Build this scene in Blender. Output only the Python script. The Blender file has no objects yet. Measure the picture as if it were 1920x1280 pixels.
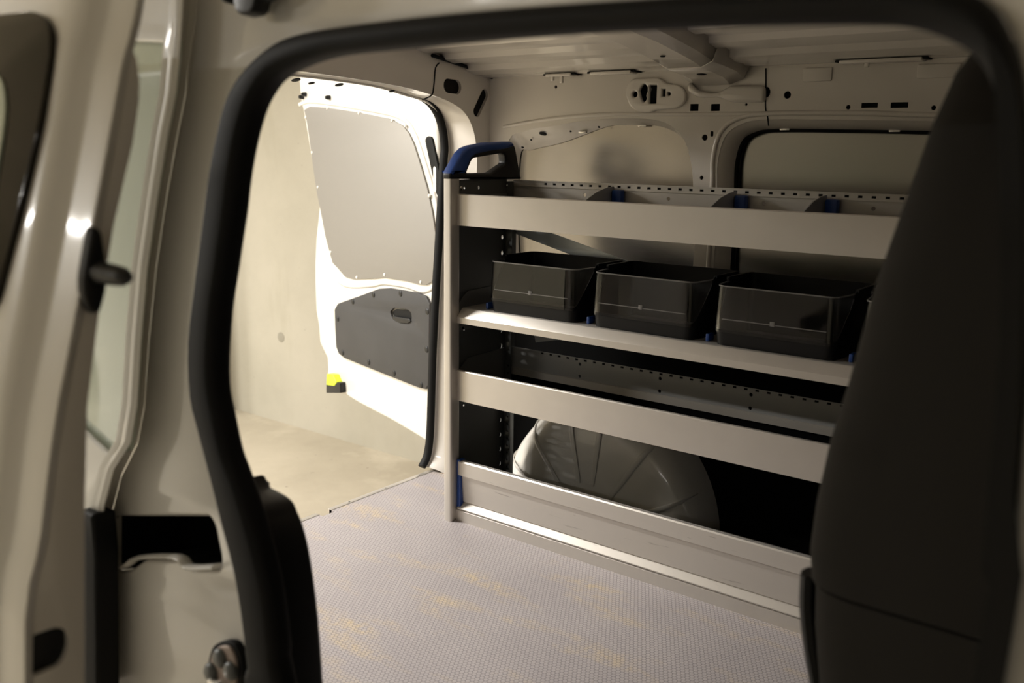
import bpy, bmesh, math, random
from mathutils import Vector, Matrix
random.seed(7)
scene = bpy.context.scene
COL = scene.collection
V = Vector

# ------------------------------------------------------------------ camera
FPX = 1739.24
CAM = V((0, 0, 0.95))                      # z = 0 is the van's load floor
yaw, pit, rol = (math.radians(a) for a in (37.61998, 11.70195, 0.77169))
FW = V((-math.sin(yaw)*math.cos(pit), math.cos(yaw)*math.cos(pit), -math.sin(pit)))
_r = V((math.cos(yaw), math.sin(yaw), 0)); _u = _r.cross(FW)
RT = math.cos(rol)*_r + math.sin(rol)*_u
UP = -math.sin(rol)*_r + math.cos(rol)*_u
cd = bpy.data.cameras.new('camera'); cam = bpy.data.objects.new('camera', cd); COL.objects.link(cam)
cd.sensor_width = 36; cd.lens = FPX*36/1920; cd.clip_start = 0.02
m = Matrix((RT, UP, -FW)).transposed().to_4x4(); m.translation = CAM
cam.matrix_world = m
cd.dof.use_dof = True; cd.dof.focus_distance = 2.15; cd.dof.aperture_fstop = 4.5
scene.camera = cam

# ------------------------------------------------------------------ world, exposure
w = bpy.data.worlds.new('garage_air'); scene.world = w; w.use_nodes = True
w.node_tree.nodes['Background'].inputs[0].default_value = (1, .9, .75, 1)
w.node_tree.nodes['Background'].inputs[1].default_value = 0.012
vs = scene.view_settings
vs.view_transform = 'Standard'; vs.look = 'None'; vs.gamma = 1; vs.use_curve_mapping = False
vs.exposure = 0.42
LAMPS = [  # ceiling tubes of the garage: x, y, length along x?, power; the one beside the sliding door is added to brighten it
    (-3.1, .85, 'x', 75), (-5.4, -.45, 'x', 185), (-7.7, -.45, 'x', 215), (-3.2, -2.6, 'x', 38), (1.2, -2.6, 'x', 5),
]

# ------------------------------------------------------------------ helpers
def ray(px, py): return FW*FPX + RT*(px-960) - UP*(py-640)
def on(px, py, P, n):                       # where the sight line of a pixel meets a real plane
    d = ray(px, py); P = V(P); n = V(n)
    return CAM + d*((P-CAM).dot(n)/d.dot(n))
def onY(px, py, y): return on(px, py, (0, y, 0), (0, 1, 0))
def onX(px, py, x): return on(px, py, (x, 0, 0), (1, 0, 0))
def onZ(px, py, z): return on(px, py, (0, 0, z), (0, 0, 1))

ROOT = {}
def empty(name, loc, label, cat, group=None):
    o = bpy.data.objects.new(name, None); COL.objects.link(o); o.location = loc
    o.empty_display_size = .05
    o['label'] = label; o['category'] = cat
    if group: o['group'] = group
    ROOT[o.name] = V(loc); return o
def tag(o, label, cat, group=None):
    o['label'] = label; o['category'] = cat
    if group: o['group'] = group
    return o
def wloc(o): return ROOT[o.name] if o else V((0, 0, 0))
def link(name, me, mat, parent=None, smooth=30, label=None):
    """mesh in world coordinates -> object with its origin at the middle of the mesh"""
    n = len(me.vertices)
    c = V((0, 0, 0))
    if n:
        lo = V([min(v.co[i] for v in me.vertices) for i in range(3)])
        hi = V([max(v.co[i] for v in me.vertices) for i in range(3)])
        c = (lo+hi)/2
    me.transform(Matrix.Translation(-c))
    if smooth:
        for p in me.polygons: p.use_smooth = True
        me.set_sharp_from_angle(angle=math.radians(smooth))
    o = bpy.data.objects.new(name, me); COL.objects.link(o)
    if mat: me.materials.clear(); me.materials.append(mat)
    o.location = c - wloc(parent)
    if parent: o.parent = parent
    ROOT[o.name] = c
    if label: o['label'] = label
    return o
def mesh(name, verts, faces, mat, parent=None, smooth=30, label=None):
    me = bpy.data.meshes.new(name); me.from_pydata([tuple(v) for v in verts], [], faces)
    bm = bmesh.new(); bm.from_mesh(me); bmesh.ops.recalc_face_normals(bm, faces=bm.faces); bm.to_mesh(me); bm.free()
    return link(name, me, mat, parent, smooth, label)
def structure(o): o['kind'] = 'structure'; return o

def smoothpts(p, n=6, closed=True):
    p = [V(q) for q in p]; N = len(p); out = []
    rng = range(N) if closed else range(N-1)
    for i in rng:
        g = lambda k: p[k % N] if closed else p[max(0, min(N-1, k))]
        a, b, c, d = g(i-1), g(i), g(i+1), g(i+2)
        for j in range(n):
            t = j/n
            out.append(.5*((2*b)+(c-a)*t+(2*a-5*b+4*c-d)*t*t+(3*b-a-3*c+d)*t**3))
    if not closed: out.append(p[-1])
    return out
def resample(p, n, closed=False):
    p = [V(q) for q in p]
    if closed: p = p+[p[0]]
    L = [0]
    for a, b in zip(p, p[1:]): L.append(L[-1]+(b-a).length)
    out = []; k = 0
    for i in range(n):
        s = L[-1]*i/(n if closed else n-1)
        while k < len(L)-2 and L[k+1] < s: k += 1
        t = (s-L[k])/max(1e-9, L[k+1]-L[k]); out.append(p[k].lerp(p[k+1], min(1, t)))
    return out
def fillet(pts, r, n=5):
    """round every corner of a closed 2-D polygon"""
    pts = [V((p[0], p[1])) for p in pts]; N = len(pts); out = []
    for i in range(N):
        a, b, c = pts[i-1], pts[i], pts[(i+1) % N]
        rr = r[i] if isinstance(r, (list, tuple)) else r
        d1 = (a-b); d2 = (c-b); k = min(rr, d1.length*.48, d2.length*.48)
        if k < 1e-5: out.append(b); continue
        p1 = b+d1.normalized()*k; p2 = b+d2.normalized()*k
        for j in range(n+1):
            t = j/n; out.append(p1*(1-t)**2+b*2*t*(1-t)+p2*t*t)
    return out
def circ(x, y, r, n=14, ry=None): return [(x+r*math.cos(2*math.pi*i/n), y+(ry or r)*math.sin(2*math.pi*i/n)) for i in range(n)]
def rect(x0, y0, x1, y1, r=0):
    p = [(x0, y0), (x1, y0), (x1, y1), (x0, y1)]
    return fillet(p, r) if r else p
def plate(name, outer, holes, O, ux, uy, thick, mat, parent=None, bevel=0, smooth=30, label=None, back=False):
    """a sheet with holes: 2-D outline in the frame O, ux, uy; its middle lies in the plane (back=True: its front face does)"""
    O = V(O); ux = V(ux).normalized(); uy = V(uy).normalized(); n = ux.cross(uy)
    cu = bpy.data.curves.new('tmp', 'CURVE'); cu.dimensions = '2D'; cu.fill_mode = 'BOTH'
    cu.extrude = max(1e-5, thick/2-bevel); cu.bevel_depth = bevel; cu.bevel_resolution = 2
    cu.offset = -bevel
    for lp in [outer]+list(holes):
        s = cu.splines.new('POLY'); s.points.add(len(lp)-1); s.use_cyclic_u = True
        for q, p in zip(s.points, lp): q.co = (p[0], p[1], 0, 1)
    ob = bpy.data.objects.new('tmp', cu); COL.objects.link(ob)
    dg = bpy.context.evaluated_depsgraph_get()
    me = bpy.data.meshes.new_from_object(ob.evaluated_get(dg))
    bpy.data.objects.remove(ob); bpy.data.curves.remove(cu)
    M = Matrix((ux, uy, n)).transposed().to_4x4(); M.translation = O - (n*thick/2 if back else V((0, 0, 0)))
    me.transform(M); me.name = name
    bm = bmesh.new(); bm.from_mesh(me); bmesh.ops.remove_doubles(bm, verts=bm.verts, dist=1e-6)
    bmesh.ops.recalc_face_normals(bm, faces=bm.faces); bm.to_mesh(me); bm.free()
    return link(name, me, mat, parent, smooth, label)
def box(name, lo, hi, mat, parent=None, bevel=0, label=None, seg=2, rot=None):
    bm = bmesh.new(); bmesh.ops.create_cube(bm, size=1)
    lo, hi = V(lo), V(hi); c = (lo+hi)/2; s = hi-lo
    for v in bm.verts: v.co = V([v.co[i]*s[i] for i in range(3)])
    if bevel: bmesh.ops.bevel(bm, geom=bm.edges[:], offset=bevel, segments=seg, affect='EDGES', profile=.5)
    M = Matrix.Translation(c) @ (rot.to_4x4() if rot else Matrix())
    bm.transform(M)
    me = bpy.data.meshes.new(name); bm.to_mesh(me); bm.free()
    return link(name, me, mat, parent, 30, label)
def prism(name, prof, x0, x1, mat, parent=None, smooth=30, label=None, axis='x'):
    """profile of (y,z) pushed along x (or (x,z) along y)"""
    f = (lambda a, p: (a, p[0], p[1])) if axis == 'x' else (lambda a, p: (p[0], a, p[1]))
    n = len(prof); vs_ = [f(x0, p) for p in prof]+[f(x1, p) for p in prof]
    fs = [(i, (i+1) % n, n+(i+1) % n, n+i) for i in range(n)]+[tuple(range(n)), tuple(range(2*n-1, n-1, -1))]
    return mesh(name, vs_, fs, mat, parent, smooth, label)
def loft(name, rows, mat, parent=None, cu=False, cv=False, smooth=40, label=None, thick=0):
    n = len(rows[0]); vs_ = [p for r in rows for p in r]; fs = []
    R_ = len(rows)
    for i in range(R_ if cv else R_-1):
        for j in range(n if cu else n-1):
            a, b = i*n+j, i*n+(j+1) % n; c, d = ((i+1) % R_)*n+(j+1) % n, ((i+1) % R_)*n+j
            fs.append((a, b, c, d))
    o = mesh(name, vs_, fs, mat, parent, smooth, label)
    if thick:
        md = o.modifiers.new('solid', 'SOLIDIFY'); md.thickness = thick; md.offset = 0
    return o
def sweep(name, path, sec, mat, parent=None, closed=True, up=(0, 0, 1), smooth=40, label=None):
    """section (a along side, b along up-ish) swept along a path; up = the path plane's normal"""
    path = [V(p) for p in path]; up = V(up); n = len(path); rows = []
    for i, p in enumerate(path):
        a = path[i-1] if (closed or i) else p; b = path[(i+1) % n] if (closed or i < n-1) else p
        t = (b-a).normalized(); s = t.cross(up).normalized(); u = s.cross(t)
        rows.append([p+s*q[0]+u*q[1] for q in sec])
    vs_ = [q for r in rows for q in r]; k = len(sec); fs = []
    for i in range(n if closed else n-1):
        for j in range(k):
            fs.append((i*k+j, i*k+(j+1) % k, ((i+1) % n)*k+(j+1) % k, ((i+1) % n)*k+j))
    if not closed: fs += [tuple(range(k)), tuple(range((n-1)*k, n*k))]
    return mesh(name, vs_, fs, mat, parent, smooth, label)
def dot(name, c, n, r, h, mat, parent, seg=10, label=None):
    """a small domed button (screw, rivet, dark disc) at c on a face with normal n"""
    n = V(n).normalized(); a = n.orthogonal().normalized(); b = n.cross(a); c = V(c); rows = []
    for rr, hh in ((r, -.001), (r, h*.5), (r*.7, h)):
        rows.append([c+a*rr*math.cos(6.2832*i/seg)+b*rr*math.sin(6.2832*i/seg)+n*hh for i in range(seg)])
    vs_ = [p for q in rows for p in q]; fs = []
    for i in range(2):
        for j in range(seg): fs.append((i*seg+j, i*seg+(j+1) % seg, (i+1)*seg+(j+1) % seg, (i+1)*seg+j))
    fs.append(tuple(range(2*seg, 3*seg)))
    return mesh(name, vs_, fs, mat, parent, 50, label)

# ------------------------------------------------------------------ materials
def mat(name, col, rough=.5, metal=0, coat=0, spec=.5, bump=0, bscale=200, vary=0, vscale=6, aniso=0):
    M = bpy.data.materials.new(name); M.use_nodes = True; nt = M.node_tree; b = nt.nodes['Principled BSDF']
    b.inputs['Base Color'].default_value = (*col, 1); b.inputs['Roughness'].default_value = rough
    b.inputs['Metallic'].default_value = metal; b.inputs['Coat Weight'].default_value = coat
    b.inputs['Coat Roughness'].default_value = .06
    b.inputs['Specular IOR Level'].default_value = spec
    tc = nt.nodes.new('ShaderNodeTexCoord')
    if vary:
        nz = nt.nodes.new('ShaderNodeTexNoise'); nz.inputs['Scale'].default_value = vscale; nz.inputs['Detail'].default_value = 6
        nt.links.new(tc.outputs['Object'], nz.inputs['Vector'])
        mx = nt.nodes.new('ShaderNodeMix'); mx.data_type = 'RGBA'
        mx.inputs['A'].default_value = (*[c*(1-vary) for c in col], 1); mx.inputs['B'].default_value = (*[min(1, c*(1+vary)) for c in col], 1)
        nt.links.new(nz.outputs['Fac'], mx.inputs['Factor']); nt.links.new(mx.outputs['Result'], b.inputs['Base Color'])
    if bump:
        nz = nt.nodes.new('ShaderNodeTexNoise'); nz.inputs['Scale'].default_value = bscale; nz.inputs['Detail'].default_value = 3
        nt.links.new(tc.outputs['Object'], nz.inputs['Vector'])
        bp = nt.nodes.new('ShaderNodeBump'); bp.inputs['Strength'].default_value = bump; bp.inputs['Distance'].default_value = .002
        nt.links.new(nz.outputs['Fac'], bp.inputs['Height']); nt.links.new(bp.outputs['Normal'], b.inputs['Normal'])
    return M
def emit(name, col, s):
    M = bpy.data.materials.new(name); M.use_nodes = True; b = M.node_tree.nodes['Principled BSDF']
    b.inputs['Base Color'].default_value = (*col, 1); b.inputs['Emission Color'].default_value = (*col, 1); b.inputs['Emission Strength'].default_value = s
    return M
PAINT = mat('white_car_paint', (.74, .71, .655), .28, 0, .6, vary=.02, vscale=3)
PRIMER = mat('inner_white_paint', (.72, .675, .62), .3, 0, .8, bump=.12, bscale=9)
RUBBER = mat('black_rubber', (.0045, .0045, .0045), .62, spec=.2, bump=.05, bscale=400)
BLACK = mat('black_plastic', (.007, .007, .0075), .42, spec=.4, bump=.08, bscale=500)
DARKPANEL = mat('charcoal_hardboard', (.035, .034, .035), .55, vary=.25, vscale=9, bump=.06, bscale=300)
STEEL = mat('dark_grey_steel', (.10, .103, .10), .42, .35)
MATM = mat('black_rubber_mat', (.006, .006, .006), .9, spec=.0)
STRIKE = mat('bare_primed_metal', (.34, .27, .23), .45, .3)
BINM = mat('black_bin_plastic', (.004, .004, .0042), .5, spec=.22)
GREYST = mat('grey_steel', (.40, .40, .39), .42, .35)
BLUE = mat('blue_plastic', (.012, .055, .25), .38, bump=.05, bscale=300)
CHROME = mat('bright_zinc', (.7, .68, .64), .25, 1)
SEATM = mat('dark_seat_fabric', (.026, .0245, .023), .85, bump=.3, bscale=700, spec=.2)
SEATT = mat('black_seat_trim', (.010, .010, .010), .6, bump=.1, bscale=400)
YELLOW = mat('yellow_green_plastic', (.62, .75, .03), .4)
FRIT = mat('dark_tinted_glass', (.016, .013, .010), .08, 0, 0, spec=.25)
GREENGL = mat('greenish_glass', (.50, .56, .47), .06, 0, 1)
ALUP = mat('anodised_aluminium', (.56, .525, .48), .38, .55, vary=.05, vscale=14, bump=.02, bscale=90)
def scuffed():
    M = mat('scuffed_aluminium', (.56, .525, .48), .4, .5, bump=.02, bscale=90); nt = M.node_tree; b = nt.nodes['Principled BSDF']; L = nt.links.new
    tc = nt.nodes.new('ShaderNodeTexCoord'); f = []
    for sc, s_, lo, hi in (((.6, 1, 14), 9, .66, .74), ((5, 1, 60), 4, .70, .78)):
        mp = nt.nodes.new('ShaderNodeMapping'); mp.inputs['Scale'].default_value = sc; L(tc.outputs['Object'], mp.inputs['Vector'])
        nz = nt.nodes.new('ShaderNodeTexNoise'); nz.inputs['Scale'].default_value = s_; nz.inputs['Detail'].default_value = 5; L(mp.outputs['Vector'], nz.inputs['Vector'])
        mr = nt.nodes.new('ShaderNodeMapRange'); mr.inputs['From Min'].default_value = lo; mr.inputs['From Max'].default_value = hi; L(nz.outputs['Fac'], mr.inputs['Value']); f.append(mr.outputs['Result'])
    mx_ = nt.nodes.new('ShaderNodeMath'); mx_.operation = 'MAXIMUM'; L(f[0], mx_.inputs[0]); L(f[1], mx_.inputs[1])
    c = nt.nodes.new('ShaderNodeMix'); c.data_type = 'RGBA'; c.inputs['A'].default_value = (.56, .525, .48, 1); c.inputs['B'].default_value = (.24, .22, .20, 1)
    L(mx_.outputs[0], c.inputs['Factor']); L(c.outputs['Result'], b.inputs['Base Color'])
    return M
SCUFF = scuffed()

def brushed(name, col, rough, metal=.85):
    M = mat(name, col, rough, metal); nt = M.node_tree; b = nt.nodes['Principled BSDF']
    tc = nt.nodes.new('ShaderNodeTexCoord'); mp = nt.nodes.new('ShaderNodeMapping'); mp.inputs['Scale'].default_value = (4, 40, 220)
    nz = nt.nodes.new('ShaderNodeTexNoise'); nz.inputs['Scale'].default_value = 3; nz.inputs['Detail'].default_value = 4
    nt.links.new(tc.outputs['Object'], mp.inputs['Vector']); nt.links.new(mp.outputs['Vector'], nz.inputs['Vector'])
    mr = nt.nodes.new('ShaderNodeMapRange'); mr.inputs['To Min'].default_value = rough-.03; mr.inputs['To Max'].default_value = rough+.05
    nt.links.new(nz.outputs['Fac'], mr.inputs['Value']); nt.links.new(mr.outputs['Result'], b.inputs['Roughness'])
    bp = nt.nodes.new('ShaderNodeBump'); bp.inputs['Strength'].default_value = .006; bp.inputs['Distance'].default_value = .001
    nt.links.new(nz.outputs['Fac'], bp.inputs['Height']); nt.links.new(bp.outputs['Normal'], b.inputs['Normal'])
    return M
BRUSH = brushed('brushed_aluminium_sheet', (.42, .39, .355), .24, 1.0)
BRUSHD = brushed('dull_aluminium_sheet', (.27, .255, .232), .5, .45)
ZINC = brushed('galvanised_bar', (.62, .66, .69), .4, .45)

def clear_mat():
    M = bpy.data.materials.new('clear_plastic'); M.use_nodes = True; b = M.node_tree.nodes['Principled BSDF']
    b.inputs['Base Color'].default_value = (.95, .95, .94, 1); b.inputs['Transmission Weight'].default_value = 1
    b.inputs['Roughness'].default_value = .04; b.inputs['IOR'].default_value = 1.40
    return M
CLEAR = clear_mat()
CEDGE = mat('moulded_clear_edge', (.34, .33, .32), .2)
CEDGE.node_tree.nodes['Principled BSDF'].inputs['Transmission Weight'].default_value = .6

def concrete(name, c1, c2, scale, stain):
    M = mat(name, c1, .85, spec=.25); nt = M.node_tree; b = nt.nodes['Principled BSDF']; L = nt.links.new
    tc = nt.nodes.new('ShaderNodeTexCoord')
    def noise(s, d, sc=(1, 1, 1)):
        mp = nt.nodes.new('ShaderNodeMapping'); mp.inputs['Scale'].default_value = sc; L(tc.outputs['Object'], mp.inputs['Vector'])
        n = nt.nodes.new('ShaderNodeTexNoise'); n.inputs['Scale'].default_value = s; n.inputs['Detail'].default_value = d; n.inputs['Roughness'].default_value = .62
        L(mp.outputs['Vector'], n.inputs['Vector']); return n.outputs['Fac']
    def ramp(src, a, b_):
        r = nt.nodes.new('ShaderNodeMapRange'); r.inputs['From Min'].default_value = a; r.inputs['From Max'].default_value = b_; L(src, r.inputs['Value']); return r.outputs['Result']
    def mixc(fac, A, B):
        x = nt.nodes.new('ShaderNodeMix'); x.data_type = 'RGBA'; L(fac, x.inputs['Factor'])
        for k, s in (('A', A), ('B', B)):
            if isinstance(s, tuple): x.inputs[k].default_value = (*s, 1)
            else: L(s, x.inputs[k])
        return x.outputs['Result']
    a = mixc(ramp(noise(scale, 8), .35, .65), c1, c2)
    a = mixc(ramp(noise(scale*1.7, 5, (1, 1, .22)), .56, .72), a, stain)
    a = mixc(ramp(noise(26, 3), .70, .78), a, tuple(c*.55 for c in c2))
    L(a, b.inputs['Base Color'])
    bp = nt.nodes.new('ShaderNodeBump'); bp.inputs['Strength'].default_value = .25; bp.inputs['Distance'].default_value = .004
    L(noise(40, 6), bp.inputs['Height']); L(bp.outputs['Normal'], b.inputs['Normal'])
    return M
CWALL = concrete('concrete_wall', (.42, .39, .32), (.36, .335, .27), 1.3, (.345, .32, .245))
CFLOOR = concrete('concrete_floor', (.47, .42, .33), (.36, .32, .245), 1.1, (.52, .47, .37))
CCEIL = concrete('concrete_ceiling', (.5, .46, .38), (.42, .39, .32), 1.0, (.44, .40, .33))

def hexfloor():
    M = mat('hexagon_print_board', (.4, .38, .4), .5, spec=.4); nt = M.node_tree; b = nt.nodes['Principled BSDF']; L = nt.links.new
    N = lambda t: nt.nodes.new(t)
    tc = N('ShaderNodeTexCoord'); sc = N('ShaderNodeVectorMath'); sc.operation = 'SCALE'; sc.inputs['Scale'].default_value = 1/.0092
    L(tc.outputs['Object'], sc.inputs[0])
    fl = N('ShaderNodeVectorMath'); fl.operation = 'MULTIPLY'; fl.inputs[1].default_value = (1, 1, 0); L(sc.outputs[0], fl.inputs[0])
    S3 = 1.7320508
    def cell(off):
        a = N('ShaderNodeVectorMath'); a.operation = 'ADD'; a.inputs[1].default_value = (1000+off[0], S3*600+off[1], 0); L(fl.outputs[0], a.inputs[0])
        m_ = N('ShaderNodeVectorMath'); m_.operation = 'MODULO'; m_.inputs[1].default_value = (1, S3, 1); L(a.outputs[0], m_.inputs[0])
        s = N('ShaderNodeVectorMath'); s.operation = 'SUBTRACT'; s.inputs[1].default_value = (.5, S3/2, 0); L(m_.outputs[0], s.inputs[0])
        l = N('ShaderNodeVectorMath'); l.operation = 'LENGTH'; L(s.outputs[0], l.inputs[0]); return l.outputs['Value']
    mn = N('ShaderNodeMath'); mn.operation = 'MINIMUM'; L(cell((0, 0)), mn.inputs[0]); L(cell((.5, S3/2)), mn.inputs[1])
    line = N('ShaderNodeMapRange'); line.interpolation_type = 'SMOOTHSTEP'; line.inputs['From Min'].default_value = .36; line.inputs['From Max'].default_value = .48; L(mn.outputs[0], line.inputs['Value'])
    def noise(s, d, scl):
        mp = N('ShaderNodeMapping'); mp.inputs['Scale'].default_value = scl; L(tc.outputs['Object'], mp.inputs['Vector'])
        n = N('ShaderNodeTexNoise'); n.inputs['Scale'].default_value = s; n.inputs['Detail'].default_value = d; L(mp.outputs['Vector'], n.inputs['Vector']); return n.outputs['Fac']
    def rng(src, a, c):
        r = N('ShaderNodeMapRange'); r.inputs['From Min'].default_value = a; r.inputs['From Max'].default_value = c; L(src, r.inputs['Value']); return r.outputs['Result']
    def mixc(fac, A, B):
        x = N('ShaderNodeMix'); x.data_type = 'RGBA'; L(fac, x.inputs['Factor'])
        for k, s in (('A', A), ('B', B)):
            if isinstance(s, tuple): x.inputs[k].default_value = (*s, 1)
            else: L(s, x.inputs[k])
        return x.outputs['Result']
    base = mixc(rng(noise(5, 5, (1, 1, 1)), .3, .7), (.41, .372, .376), (.47, .428, .428))
    # wear: the print is rubbed through to yellow wood in streaks along the van
    wear = N('ShaderNodeMath'); wear.operation = 'MULTIPLY'
    L(rng(noise(3.2, 5, (1.2, 4.2, 1)), .52, .72), wear.inputs[0]); L(rng(noise(60, 3, (1, 1, 1)), .32, .62), wear.inputs[1])
    base = mixc(wear.outputs[0], base, (.60, .48, .32))
    lf = N('ShaderNodeMath'); lf.operation = 'MULTIPLY'; lf.inputs[1].default_value = .5; L(line.outputs['Result'], lf.inputs[0])
    col = mixc(lf.outputs[0], base, (.17, .155, .16))
    L(col, b.inputs['Base Color'])
    bp = N('ShaderNodeBump'); bp.invert = True; bp.inputs['Strength'].default_value = .35; bp.inputs['Distance'].default_value = .001
    L(line.outputs['Result'], bp.inputs['Height']); L(bp.outputs['Normal'], b.inputs['Normal'])
    return M
HEX = hexfloor()

# ================================================================== GARAGE (the setting)
GZ = -.55
structure(box('floor', (-10, -4.2, GZ-.1), (4.2, 3.2, GZ), CFLOOR))
structure(box('wall_far', (-10, 3.14, GZ), (4.2, 3.3, 2.0), CWALL))
structure(box('wall_rear', (-10.1, -4.2, GZ), (-10, 3.3, 2.0), CWALL))
structure(box('wall_pier', (-4.9, 2.95, GZ), (-4.46, 3.14, 2.0), CWALL))
structure(box('wall_near', (-10, -4.3, GZ), (4.2, -4.2, 2.0), CWALL))
structure(box('wall_front', (4.2, -4.2, GZ), (4.3, 3.3, 2.0), CWALL))
structure(box('ceiling', (-10.1, -4.3, 2.0), (4.3, 3.3, 2.1), CCEIL))
wf = bpy.data.objects['wall_far']
for px, py in ((527, 632), (500, 1010)):
    p = onY(px, py, 3.14)
    if p.z > GZ+.1: dot('tie_hole', p, (0, -1, 0), .028, .003, mat('mortar_plug', (.27, .25, .20), .9), wf, 12)
TUBE = emit('lit_tube', (1, .97, .92), 6)
LABL = ['ceiling tube lamp close behind the open rear doorway', 'middle ceiling tube lamp of the row behind the van', 'ceiling tube lamp farthest behind the van', 'added ceiling tube lamp that brightens the sliding door skin', 'ceiling tube lamp ahead of the side opening']
for (lx, ly, ax, pw), lb in zip(LAMPS, LABL):
    t = empty('ceiling_lamp', (lx, ly, 2.0), lb, 'lamp', 'garage ceiling lamps')
    box('lamp_housing', (lx-.65, ly-.07, 1.955), (lx+.65, ly+.07, 1.999), PAINT, t, .01)
    sec = [(.013*math.cos(a*.7854), .013*math.sin(a*.7854)) for a in range(8)]
    for s in (-.035, .035):
        sweep('tube', [(lx-.6, ly+s, 1.935), (lx+.6, ly+s, 1.935)], sec, TUBE, t, closed=False)
    ld = bpy.data.lights.new('tube_light', 'AREA'); ld.shape = 'RECTANGLE'; ld.size = 1.2; ld.size_y = .12
    ld.energy = pw; ld.color = (1, .97, .92)
    lo = bpy.data.objects.new('tube_light', ld); COL.objects.link(lo); lo.location = (0, 0, -.085); lo.parent = t

# ================================================================== VAN BODY
van = empty('cargo_van', (-.8, 1.37, GZ), 'white cargo van body seen through its open sliding door', 'van')
XR = -1.81                        # rear edge of the load floor
FAR = 2.12                        # inner face of the far body side

# --- far body side: sheet with two window openings, upper rail with punched holes
def fy(px, py, y=FAR): p = onY(px, py, y); return (p.x, p.z)
# window 1 (rear), crease contour (on the face) and glass contour (deeper)
c1 = [(-1.66, .95), fy(984, 247), fy(1040, 236), fy(1097, 226), fy(1160, 222), fy(1225, 224), fy(1262, 238), fy(1286, 268), fy(1297, 310), fy(1300, 345), (-1.06, .72), (-1.07, .62), (-1.12, .58), (-1.50, .58), (-1.63, .60), (-1.66, .66)]
c1b = [(-1.645, .925), fy(985, 281, 2.13), fy(1046, 266, 2.13), fy(1126, 237, 2.13), fy(1170, 234, 2.13), fy(1218, 235, 2.13), fy(1255, 247, 2.13), fy(1280, 272, 2.13), fy(1293, 312, 2.13), fy(1297, 345, 2.13), (-1.075, .72), (-1.085, .64), (-1.13, .60), (-1.49, .60), (-1.615, .62), (-1.645, .68)]
c2 = [fy(1345, 345), fy(1347, 300), fy(1360, 257), fy(1388, 234), fy(1440, 224), fy(1600, 225), fy(1760, 227), fy(1900, 230), (.05, 1.0), (.08, .95), (.08, .65), (.03, .58), (-.92, .58), (-.995, .62), (-1.005, .68), (-1.0, .78)]
c2b = [fy(1371, 345, 2.13), fy(1374, 300, 2.13), fy(1386, 264, 2.13), fy(1410, 248, 2.13), fy(1450, 242, 2.13), fy(1600, 243, 2.13), fy(1760, 246, 2.13), fy(1900, 250, 2.13), (.03, .985), (.06, .94), (.06, .67), (.015, .60), (-.91, .60), (-.965, .64), (-.973, .70), (-.97, .78)]
def sm2(pts, n=5): return [(p.x, p.y) for p in smoothpts([V((a, b)) for a, b in pts], n)]
holes = []
def hc(px, py, r, ry=None): p = fy(px, py); holes.append(circ(p[0], p[1], r, 14, ry))
def hr(x0, y0, x1, y1, r=.001):
    a, b = fy(x0, y0), fy(x1, y1); holes.append(rect(min(a[0], b[0]), min(a[1], b[1]), max(a[0], b[0]), max(a[1], b[1]), r))
hc(1043, 163, .0045); hc(1477, 178, .0085); hc(1538, 141, .005); hc(1755, 133, .005); hc(1591, 201, .005); hc(1751, 202, .005)
hc(1322, 258, .0075); hc(1316, 333, .005); hc(1438, 173, .009, .012)
hr(1616, 193, 1646, 202); hr(1671, 192, 1703, 202); hr(1333, 246, 1338, 256, .003)
hr(1295, 195, 1310, 208); hr(1334, 195, 1350, 208)
hc(1400, 196, .003)
# a bigger cut behind the raised boss with the keyhole cluster
pb = fy(1225, 178); holes.append(rect(pb[0]-.062, pb[1]-.026, pb[0]+.06, pb[1]+.026, .01))
outer = [(-1.725, .54), (.62, .54), (.62, 1.152), (-.4, 1.152), (-1.2, 1.152), (-1.725, 1.152)]
plate('side_panel', outer, holes+[sm2(c1), sm2(c2)], (0, FAR, 0), (1, 0, 0), (0, 0, 1), .004, PRIMER, van, 0)
def to3(pts, y): return [V((p[0], y, p[1])) for p in pts]
loft('window_flange', [to3(sm2(c1), FAR), to3([((a[0]+b[0])/2, (a[1]+b[1])/2+.004) for a, b in zip(sm2(c1), sm2(c1b))], FAR+.016), to3(sm2(c1b), FAR+.04)], PRIMER, van, cu=True, smooth=60)
loft('window_flange', [to3(sm2(c2), FAR), to3(sm2([(a[0]*.6+b[0]*.4, a[1]*.6+b[1]*.4) for a, b in zip(c2, c2b)]), FAR+.006), to3(sm2(c2b), FAR+.028), to3(sm2(c2b), FAR+.045)], PRIMER, van, cu=True, smooth=60)
# bead that runs along the rail and turns down beside the second window
bead = smoothpts([(.5, FAR-.003, 1.037)]+[V((fy(x, y)[0], FAR-.003, fy(x, y)[1])) for x, y in ((1900, 216), (1600, 212), (1440, 213), (1385, 222), (1352, 248), (1338, 295), (1336, 345))]+[V((-1.018, FAR-.003, .62))], 5, False)
sweep('pressed_bead', bead, [(.006*math.cos(a), .004*math.sin(a)) for a in [i*.628 for i in range(10)]], PRIMER, van, closed=False, up=(0, 1, 0))
bead = smoothpts([V((fy(x, y)[0], FAR-.002, fy(x, y)[1])) for x, y in ((945, 238), (1010, 226), (1070, 219), (1150, 214), (1300, 214), (1440, 213))], 5, False)
sweep('pressed_bead', bead, [(.005*math.cos(a), .004*math.sin(a)) for a in [i*.628 for i in range(10)]], PRIMER, van, closed=False, up=(0, 1, 0))
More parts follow.
